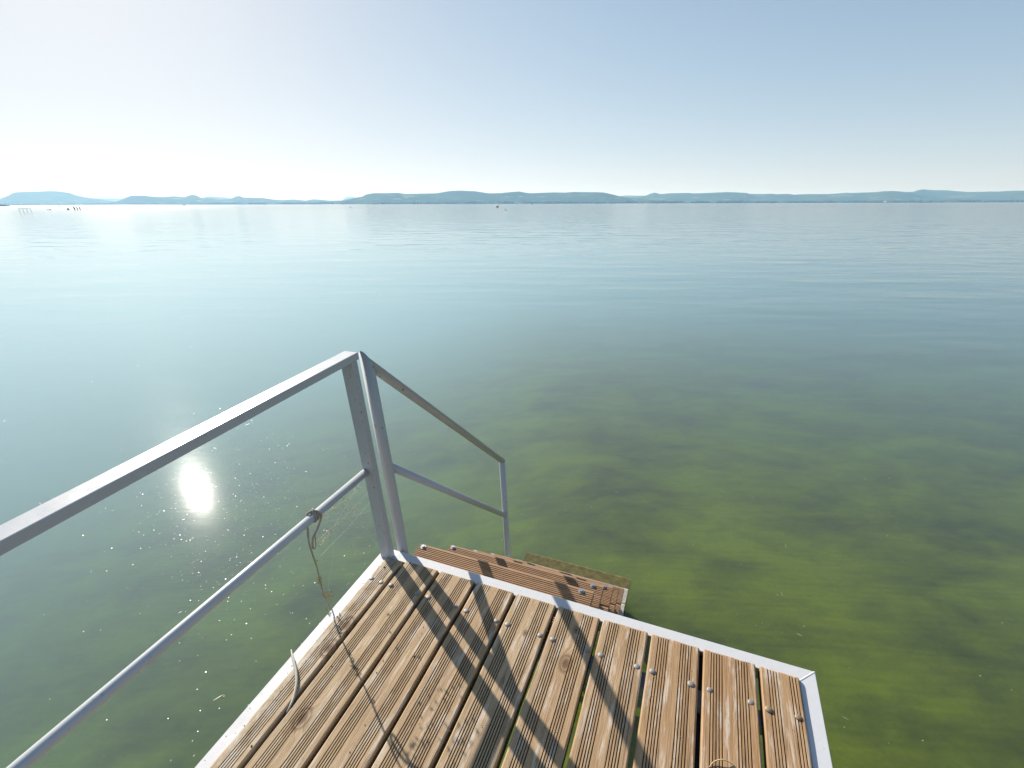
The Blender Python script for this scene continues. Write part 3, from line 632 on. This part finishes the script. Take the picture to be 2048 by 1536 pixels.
# ------------------------------------------------------------------ spider web with its catch
web = empty('spider_web', (0, 0, 0), DM @ Matrix.Translation((0.015, -0.05, 0.20)))
tag(web, 'torn spider web full of pale insect husks between lower rail and corner post', 'spider web')
def LW(y, z, x=0.015): return Vector((x, y, z)) - Vector((0.015, -0.05, 0.20))
HUSKS = [(-0.0954, 0.3641), (-0.089, 0.349), (-0.0819, 0.3162), (-0.0659, 0.3044), (-0.1276, 0.3602), (-0.1581, 0.3414), (-0.2088, 0.3498), (-0.2418, 0.3396), (-0.1613, 0.3126), (-0.2099, 0.2887), (-0.259, 0.3194), (-0.283, 0.3134), (-0.2432, 0.2958), (-0.1752, 0.2814), (-0.1635, 0.2328), (-0.1299, 0.2112), (-0.279, 0.2896), (-0.2292, 0.2798), (-0.2517, 0.2824), (-0.2981, 0.2922), (-0.2756, 0.2784), (-0.146, 0.1038), (-0.1709, 0.1315), (-0.1696, 0.3357), (-0.1465, 0.3472), (-0.1098, 0.3409), (-0.1333, 0.331), (-0.1283, 0.2932), (-0.1311, 0.2738), (-0.1517, 0.2838), (-0.1613, 0.2679), (-0.1644, 0.3192), (-0.1992, 0.3504), (-0.2126, 0.3608), (-0.189, 0.3363), (-0.1977, 0.3143), (-0.1967, 0.2926), (-0.2342, 0.3577), (-0.2485, 0.3551), (-0.2353, 0.3384), (-0.2281, 0.2997), (-0.1966, 0.2586), (-0.2128, 0.2702), (-0.2423, 0.2909), (-0.2764, 0.3058), (-0.2633, 0.2821), (-0.255, 0.279), (-0.298, 0.2778), (-0.2996, 0.3016), (-0.1222, 0.2776), (-0.0869, 0.2982), (-0.1583, 0.3581), (-0.2729, 0.2801), (-0.2936, 0.2779), (-0.1749, 0.1648), (-0.1106, 0.2903)]
bm = bmesh.new()
for y, z in HUSKS: flake(bm, LW(y, z, 0.015 + rng.uniform(-.003, .003)), rng.uniform(0.009, 0.0135), 7)
o = obj('insect_husks', bm, M_husk, web); o['kind'] = 'stuff'
t = NT('web_silk'); t.b.inputs['Base Color'].default_value = (0.75, 0.75, 0.72, 1); t.b.inputs['Roughness'].default_value = 0.4; M_silk = t.m
bm = bmesh.new()
for (y0, z0), (y1, z1) in (((-0.06, 0.372), (-0.30, 0.27)), ((-0.045, 0.30), (-0.30, 0.30)), ((-0.045, 0.34), (-0.27, 0.37)), ((-0.043, 0.22), (-0.29, 0.36)), ((-0.043, 0.12), (-0.25, 0.373)), ((-0.043, 0.05), (-0.20, 0.373)), ((-0.043, 0.02), (-0.15, 0.373)), ((-0.14, 0.10), (-0.175, 0.18)), ((-0.12, 0.372), (-0.17, 0.13)), ((-0.044, 0.26), (-0.304, 0.24)), ((-0.18, 0.372), (-0.31, 0.10))):
    a, b = LW(y0, z0), LW(y1, z1); add_tube(bm, [a, (a + b) / 2 + Vector((0, 0, -0.006)), b], 0.00013, 4)
obj('silk_threads', bm, M_silk, web)

# ------------------------------------------------------------------ small things lying on the boards
M_reed = mat_plain('grey_dry_reed', (0.52, 0.49, 0.43), 0.8, 0, 0.4, 80)
M_straw = mat_plain('dry_straw', (0.55, 0.42, 0.22), 0.8, 0, 0.4, 80)
def strip(pts, wd, th):
    bm = bmesh.new(); pts = smooth(pts, 6); rows = []
    for i, (p, (tg, n, b)) in enumerate(zip(pts, frames(pts))):
        w_ = wd * (0.35 + 0.65 * math.sin(math.pi * min(1, max(0.04, i / (len(pts) - 1)))) ** 0.6)
        sd_ = Vector((tg.y, -tg.x, 0)).normalized(); up = Vector((0, 0, 1))
        rows.append([bm.verts.new(p + sd_ * w_ * a + up * th * c) for a, c in ((-.5, 0), (-.2, 1), (.2, 1), (.5, 0), (0, -0.3))])
    for a, b in zip(rows, rows[1:]):
        for k in range(5): bm.faces.new((a[k], a[(k + 1) % 5], b[(k + 1) % 5], b[k]))
    bm.faces.new(rows[0][::-1]); bm.faces.new(rows[-1]); bmesh.ops.recalc_face_normals(bm, faces=bm.faces)
    return bm
o = obj('reed_blade', strip([(-0.012, -0.470, 0.004), (0.010, -0.486, 0.010), (0.0339, -0.502, 0.012), (0.062, -0.523, 0.011), (0.0862, -0.5469, 0.008), (0.1054, -0.5774, 0.004), (0.113, -0.5990, 0.000), (0.1115, -0.614, -0.008)], 0.0085, 0.0022), M_reed, smooth=True)
o.matrix_world = DM; tag(o, 'curved grey dry reed lying across the left edge of the dock', 'reed')
bm = bmesh.new(); add_tube(bm, smooth([(1.1885, -0.352, 0.0022), (1.198, -0.338, 0.006), (1.216, -0.3286, 0.010), (1.232, -0.3262, 0.006), (1.2435, -0.328, 0.0022)]), 0.0013, 6)
o = obj('grass_stalk', bm, M_straw, smooth=True); o.matrix_world = DM; tag(o, 'thin bent straw stalk on the second plank from the right edge', 'stalk')
bm = bmesh.new()
spots = [(0.0597, -0.089, .007), (0.3585, -0.3526, .004), (0.0965, -0.7119, .006), (0.1404, -0.4656, .003)] + [(rng.uniform(0.0, 0.11), rng.uniform(-0.9, -0.06), rng.uniform(.001, .0026)) for _ in range(60)] + [(rng.uniform(0.1, 1.4), rng.uniform(-0.9, -0.05), rng.uniform(.001, .0022)) for _ in range(160)]
for x, y, r_ in spots:
    z = (FZ if x < 0.034 else 0.0005) + r_ * 0.3; a = rng.random() * 3
    ring = [bm.verts.new((x + r_ * math.cos(a + k * 1.2566) * rng.uniform(.5, 1.3), y + r_ * math.sin(a + k * 1.2566) * rng.uniform(.5, 1.3), z - r_ * 0.5)) for k in range(5)]
    tp = bm.verts.new((x, y, z + r_ * 0.4))
    for k in range(5): bm.faces.new((ring[k], ring[(k + 1) % 5], tp))
o = obj('dirt_crumbs', bm, mat_plain('dirt_crumb', (0.20, 0.13, 0.075), 0.95, 0, 0.6, 30)); o.matrix_world = DM; kind(o, 'stuff', 'dry crumbs and flakes scattered over the boards')

# ------------------------------------------------------------------ specks drifting on the water
bm = bmesh.new()
def speck(x, y, s, el=1.0):
    a = rng.random() * 6.28; ca, sa = math.cos(a), math.sin(a); tl_ = Vector((rng.uniform(-.25, .25), rng.uniform(-.25, .25), 1)).normalized()
    u = Vector((ca, sa, 0)); u = (u - tl_ * u.dot(tl_)).normalized(); v = tl_.cross(u)
    c = Vector((x, y, 0.0022 + s * 0.3))
    bm.faces.new([bm.verts.new(c + u * s * el * p + v * s * q / el ** 0.5) for p, q in ((1, 0.1), (0.3, 0.8), (-0.7, 0.6), (-1, -0.2), (0.1, -0.8))])
def dry(x, y):                                          # keep them off the dock's own footprint
    p = DM.inverted() @ Vector((x, y, 0)); return not (-0.05 < p.x < 1.5 and p.y < 1.35)
n = 0
while n < 1000:
    d = 1.3 + rng.random() ** 1.4 * 11; az = rng.uniform(-58, 58)
    if az > 0 and rng.random() < 0.45: continue
    x, y = d * math.sin(R(az)), d * math.cos(R(az))
    if not dry(x, y): continue
    speck(x, y, rng.choice((0.0016, 0.002, 0.0024, 0.003, 0.0042)) * rng.uniform(0.7, 1.2) * (0.7 + d * 0.08)); n += 1
for k in range(560):                                    # a drift of them where the sun is mirrored
    d = rng.gauss(4.5, 0.9) * 0.92; az = rng.gauss(-36, 6.5); x, y = d * math.sin(R(az)), d * math.cos(R(az))
    if d > 1.5 and dry(x, y): speck(x, y, rng.uniform(0.0022, 0.0048))
for k in range(90):
    d = rng.uniform(1.8, 9); az = rng.uniform(-52, 52); x, y = d * math.sin(R(az)), d * math.cos(R(az))
    if dry(x, y): speck(x, y, rng.uniform(0.003, 0.005), rng.uniform(3, 7))
kind(obj('floating_specks', bm, mat_plain('floating_pollen_flake', (0.52, 0.49, 0.38), 0.35, 0, 0.3, 3)), 'stuff', 'pale specks of pollen and plant scraps drifting on the water')

# ------------------------------------------------------------------ things far out on the lake
M_sail = mat_plain('white_sailcloth', (0.80, 0.80, 0.78), 0.8, 0, 0.1, 0.5)
M_hullw = mat_plain('white_hull', (0.75, 0.75, 0.74), 0.4, 0, 0.1, 0.5)
M_hulld = mat_plain('dark_hull', (0.035, 0.045, 0.06), 0.5, 0, 0.3, 0.5)
M_steel = mat_plain('bare_mast', (0.45, 0.46, 0.48), 0.4, 0.5, 0.2, 2)
M_black = mat_plain('dark_wet_timber', (0.05, 0.035, 0.022), 0.7, 0, 0.5, 2)
M_buoy = mat_plain('dark_buoy_plastic', (0.035, 0.03, 0.03), 0.5, 0, 0.2, 2)
M_orange = mat_plain('faded_orange_buoy', (0.36, 0.20, 0.06), 0.5, 0, 0.3, 2)
M_lime = mat_plain('yellow_green_buoy', (0.40, 0.46, 0.03), 0.45, 0, 0.2, 2)
M_pale = mat_plain('pale_weathered_frame', (0.45, 0.46, 0.44), 0.6, 0, 0.2, 2)
M_bluegrey = mat_plain('blue_grey_hull', (0.12, 0.17, 0.23), 0.5, 0, 0.2, 0.2)
def hull(bm, ln, bw, h):
    secs = [(-0.5, .75, .0), (-0.25, 1, 0), (0.1, .95, .02), (0.35, .55, .12), (0.5, .03, .3)]; rows = []
    for t_, wd, rise in secs:
        rows.append([bm.verts.new((t_ * ln, wd * bw / 2 * k, z)) for k, z in ((-1, h * (1 + rise)), (-.75, -0.25 * h), (.75, -0.25 * h), (1, h * (1 + rise)))])
    for a, b in zip(rows, rows[1:]):
        for k in range(4): bm.faces.new((a[k], a[(k + 1) % 4], b[(k + 1) % 4], b[k]))
    bm.faces.new(rows[0]); bm.faces.new(rows[-1][::-1]); bmesh.ops.recalc_face_normals(bm, faces=bm.faces)
def afloat(name, az, d, label, cat, group=None, rotz=0):
    p = polar(az, d); return tag(empty(name, p, rotz=rotz), label, cat, group)
def sailboat(az, d, ln, mast, label, rz, hm=None):
    b = afloat('sailboat', az, d, label, 'sailboat', 'sailboats far out on the lake', rz)
    bm = bmesh.new(); hull(bm, ln, ln * 0.3, ln * 0.10); obj('hull', bm, hm or M_hullw, b)
    bm = bmesh.new(); add_tube(bm, [(0.06 * ln, 0, ln * 0.1), (0.06 * ln, 0, mast)], 0.09, 6); obj('mast', bm, M_steel, b)
    bm = bmesh.new()
    for pr in ([(0.04 * ln, 0, mast * 0.98), (0.04 * ln, 0.05, ln * 0.2), (-0.46 * ln, ln * 0.06, ln * 0.2), (-0.2 * ln, ln * 0.07, mast * 0.5)],):
        f = [bm.verts.new(p) for p in pr]; g_2 = [bm.verts.new((p[0], p[1] + 0.05, p[2])) for p in pr]
        bm.faces.new(f); bm.faces.new(g_2[::-1])
        for k in range(4): bm.faces.new((f[k], g_2[k], g_2[(k + 1) % 4], f[(k + 1) % 4]))
    bmesh.ops.recalc_face_normals(bm, faces=bm.faces); obj('mainsail', bm, M_sail, b)
    bm = bmesh.new(); pr = [(0.08 * ln, 0, mast * 0.85), (0.1 * ln, 0.1, ln * 0.18), (0.5 * ln, 0, ln * 0.14)]
    f = [bm.verts.new(p) for p in pr]; g_2 = [bm.verts.new((p[0], p[1] + 0.05, p[2])) for p in pr]; bm.faces.new(f); bm.faces.new(g_2[::-1])
    for k in range(3): bm.faces.new((f[k], g_2[k], g_2[(k + 1) % 3], f[(k + 1) % 3]))
    bmesh.ops.recalc_face_normals(bm, faces=bm.faces); obj('jib', bm, M_sail, b)
sailboat(-10.75, 2400, 11, 17, 'largest white sail, leaning slightly, left of centre in front of the long wooded hill', R(60))
sailboat(-14.74, 3200, 9, 12, 'tiny cream sail nearest the left end of the long wooded hill', R(20))
sailboat(-0.08, 2500, 10, 16, 'narrow white sail just right of the dark mooring boat, straight ahead', R(85))
b = afloat('motorboat', -33.15, 1700, 'dark low motorboat with a small cabin, far out on the bright left water', 'boat', None, R(15))
bm = bmesh.new(); hull(bm, 9, 3, 1.1); obj('hull', bm, M_hulld, b); bm = bmesh.new(); add_box(bm, -2.2, 1.0, -1.0, 1.0, 1.05, 2.1, 0.25); obj('cabin', bm, M_hulld, b)
b = afloat('ferry', -45.34, 1900, 'long low blue-grey boat at the left edge below the flat-topped hill', 'boat', None, R(30))
bm = bmesh.new(); hull(bm, 20, 5, 1.6); obj('hull', bm, M_bluegrey, b); bm = bmesh.new(); add_box(bm, -8, 4, -1.8, 1.8, 1.55, 3.2, 0.3); obj('cabin', bm, M_bluegrey, b)
b = afloat('barge', -18.52, 2900, 'thin dark barge against the foot of the hills left of centre', 'boat', None, R(10))
bm = bmesh.new(); hull(bm, 13, 4, 1.3); obj('hull', bm, M_hulld, b); bm = bmesh.new(); add_box(bm, -5, -2, -1.4, 1.4, 1.25, 2.6, 0.2); obj('cabin', bm, M_hulld, b)
b = afloat('dinghy', 2.32, 1150, 'small dark dinghy with a bare mast right of centre', 'boat', None, R(35))
bm = bmesh.new(); hull(bm, 4.2, 1.7, 0.8); obj('hull', bm, M_hulld, b); bm = bmesh.new(); add_tube(bm, [(0.3, 0, 0.5), (0.3, 0, 5.4)], 0.06, 6); obj('mast', bm, M_steel, b)
bm = bmesh.new(); add_dome(bm, (-0.6, 0, 0.7), 0.5, 1.3, 10, 4); obj('canopy', bm, M_hulld, b)
b = afloat('mooring_buoy', -1.60, 336, 'dark round mooring buoy with a thin pale pole straight ahead', 'buoy', None, 0)
bm = bmesh.new(); add_dome(bm, (0, 0, 0), 0.85, 1.0, 16, 5, 0.4); obj('float', bm, M_buoy, b); bm = bmesh.new(); add_dome(bm, (-0.9, 0.2, 0), 0.4, 0.45, 12, 4, 0.2); obj('fender', bm, M_buoy, b)
bm = bmesh.new(); add_tube(bm, [(0.5, 0, 0.5), (0.58, 0, 3.6)], 0.035, 6); obj('pole', bm, M_pale, b)
b = afloat('marker_buoy', -0.66, 189, 'small yellow-green marker buoy straight ahead', 'buoy', None, 0)
bm = bmesh.new(); add_tube(bm, [(0, 0, -0.1), (0, 0, 0.12), (0.03, 0, 0.32), (0.08, 0, 0.55)], [0.24, 0.26, 0.17, 0.04], 12); obj('float', bm, M_lime, b); bm = bmesh.new(); add_dome(bm, (-0.32, 0, 0), 0.16, 0.2, 10, 3, 0.1); obj('side_float', bm, M_buoy, b)
b = afloat('net_buoy', -17.84, 365, 'lone dark net buoy with a short stick, left of centre', 'buoy', None, 0)
bm = bmesh.new(); add_dome(bm, (0, 0, 0), 0.36, 0.55, 12, 4, 0.2); obj('float', bm, M_buoy, b); bm = bmesh.new(); add_tube(bm, [(0, 0, 0.4), (0.05, 0, 1.0)], 0.05, 6); obj('stick', bm, M_black, b)
b = afloat('ball_buoy', -41.57, 345, 'dark ball-shaped buoy left of the three leaning stakes', 'buoy', None, 0)
bm = bmesh.new(); add_dome(bm, (0, 0, 0.25), 0.5, 0.55, 14, 5, 0.35); obj('float', bm, M_buoy, b); bm = bmesh.new(); add_tube(bm, [(0, 0, 0.7), (0, 0, 1.05)], 0.08, 6); obj('ring_post', bm, M_black, b)
for az, d, lean, ht, lb in ((-41.13, 350, -0.45, 1.6, 'leftmost and thickest of three leaning dark stakes in the water'), (-40.94, 340, -0.6, 1.4, 'middle of three leaning dark stakes in the water'), (-40.77, 346, -0.5, 1.5, 'rightmost of three leaning dark stakes in the water')):
    bm = bmesh.new(); add_tube(bm, [(0, 0, -0.8), (lean * 0.4, 0, ht * 0.5), (lean, 0.05, ht)], [0.30, 0.28, 0.18] if 'left' in lb else [0.22, 0.20, 0.14], 8)
    o = obj('stake', bm, M_black, loc=polar(az, d)); tag(o, lb, 'stake', 'leaning stakes near the bathing frame')
for az, d, rad, lb in ((-42.86, 349, 0.24, 'smaller and left one of two faded orange floats'), (-42.72, 345, 0.34, 'larger and right one of two faded orange floats')):
    bm = bmesh.new(); add_dome(bm, (0, 0, 0), rad, rad * 1.5, 12, 4, 0.1); o = obj('net_float', bm, M_orange, loc=polar(az, d)); tag(o, lb, 'float', 'orange floats in the bright water')
bm = bmesh.new(); add_tube(bm, [(0, 0, -0.8), (0.1, 0, 1.2), (-0.25, 0, 2.6)], [0.25, 0.22, 0.15], 8); o = obj('channel_pole', bm, M_black, loc=polar(-42.08, 700)); tag(o, 'single thin pole standing far out below the flat-topped hill', 'pole')
b = afloat('bathing_frame', -44.25, 250, 'pale bathing frame on thin legs standing in the shallow water at far left', 'frame', None, R(20))
bm = bmesh.new(); add_box(bm, -1.75, 1.75, -0.10, 0.10, 1.05, 1.19); obj('top_bar', bm, M_pale, b)
for x in (-1.6, -0.5, 0.6, 1.7):
    bm = bmesh.new(); add_tube(bm, [(x + 0.12, 0, -0.8), (x, 0, 1.045)], 0.06, 6); obj('leg', bm, M_pale, b)
# houses along the far shore
M_wall = mat_plain('whitewashed_wall', (0.72, 0.70, 0.66), 0.8, 0, 0.1, 0.1); M_roof = mat_plain('tiled_roof', (0.30, 0.12, 0.07), 0.8, 0, 0.3, 0.3); M_win = mat_plain('dark_window', (0.03, 0.035, 0.04), 0.2, 0, 0.1, 0.3)
HOUSES = [(36.68, 6600, 30, 12, 14, 'large white building alone among the trees, right of centre on the far shore'), (-4.6, 5560, 16, 8, 10, 'leftmost of the pale houses below the highest wooded hill'), (-3.3, 5560, 14, 8, 9, 'pale house in the middle of the group below the highest wooded hill'), (-2.2, 5570, 18, 9, 9, 'rightmost of the pale houses below the highest wooded hill'),
          (10.9, 5600, 20, 9, 9, 'pale house at the right end of the long hill'), (15.0, 5700, 15, 8, 9, 'pale house below the small pointed hill, left one'), (16.6, 5780, 22, 9, 9, 'long pale house below the small pointed hill, right one'), (23.2, 6050, 26, 9, 10, 'long pale house by the fields right of the pointed hill')]
for az, d, wd, dp, ht, lb in HOUSES:
    p = polar(az, d * 1.012); p.z = 2.5; b = tag(empty('shore_house', p, rotz=-R(az)), lb, 'house', 'houses along the far shore')
    bm = bmesh.new(); add_box(bm, -wd / 2, wd / 2, -dp / 2, dp / 2, 0, ht * 0.62); obj('wall', bm, M_wall, b)
    bm = bmesh.new(); zz = ht * 0.622; e_ = 0.6
    v = [bm.verts.new(q) for q in ((-wd / 2 - e_, -dp / 2 - e_, zz), (wd / 2 + e_, -dp / 2 - e_, zz), (wd / 2 + e_, dp / 2 + e_, zz), (-wd / 2 - e_, dp / 2 + e_, zz), (-wd / 2 - e_, 0, ht), (wd / 2 + e_, 0, ht))]
    for f in ((0, 1, 5, 4), (2, 3, 4, 5), (1, 2, 5), (3, 0, 4), (3, 2, 1, 0)): bm.faces.new([v[k] for k in f])
    obj('roof', bm, M_roof if wd < 25 else M_wall, b)
    k = int(wd // 5)
    for q in range(k):
        x = -wd / 2 + wd * (q + 0.5) / k
        bm = bmesh.new(); add_box(bm, x - 0.8, x + 0.8, -dp / 2 - 0.05, -dp / 2 - 0.005, ht * 0.2, ht * 0.45); obj('window', bm, M_win, b)
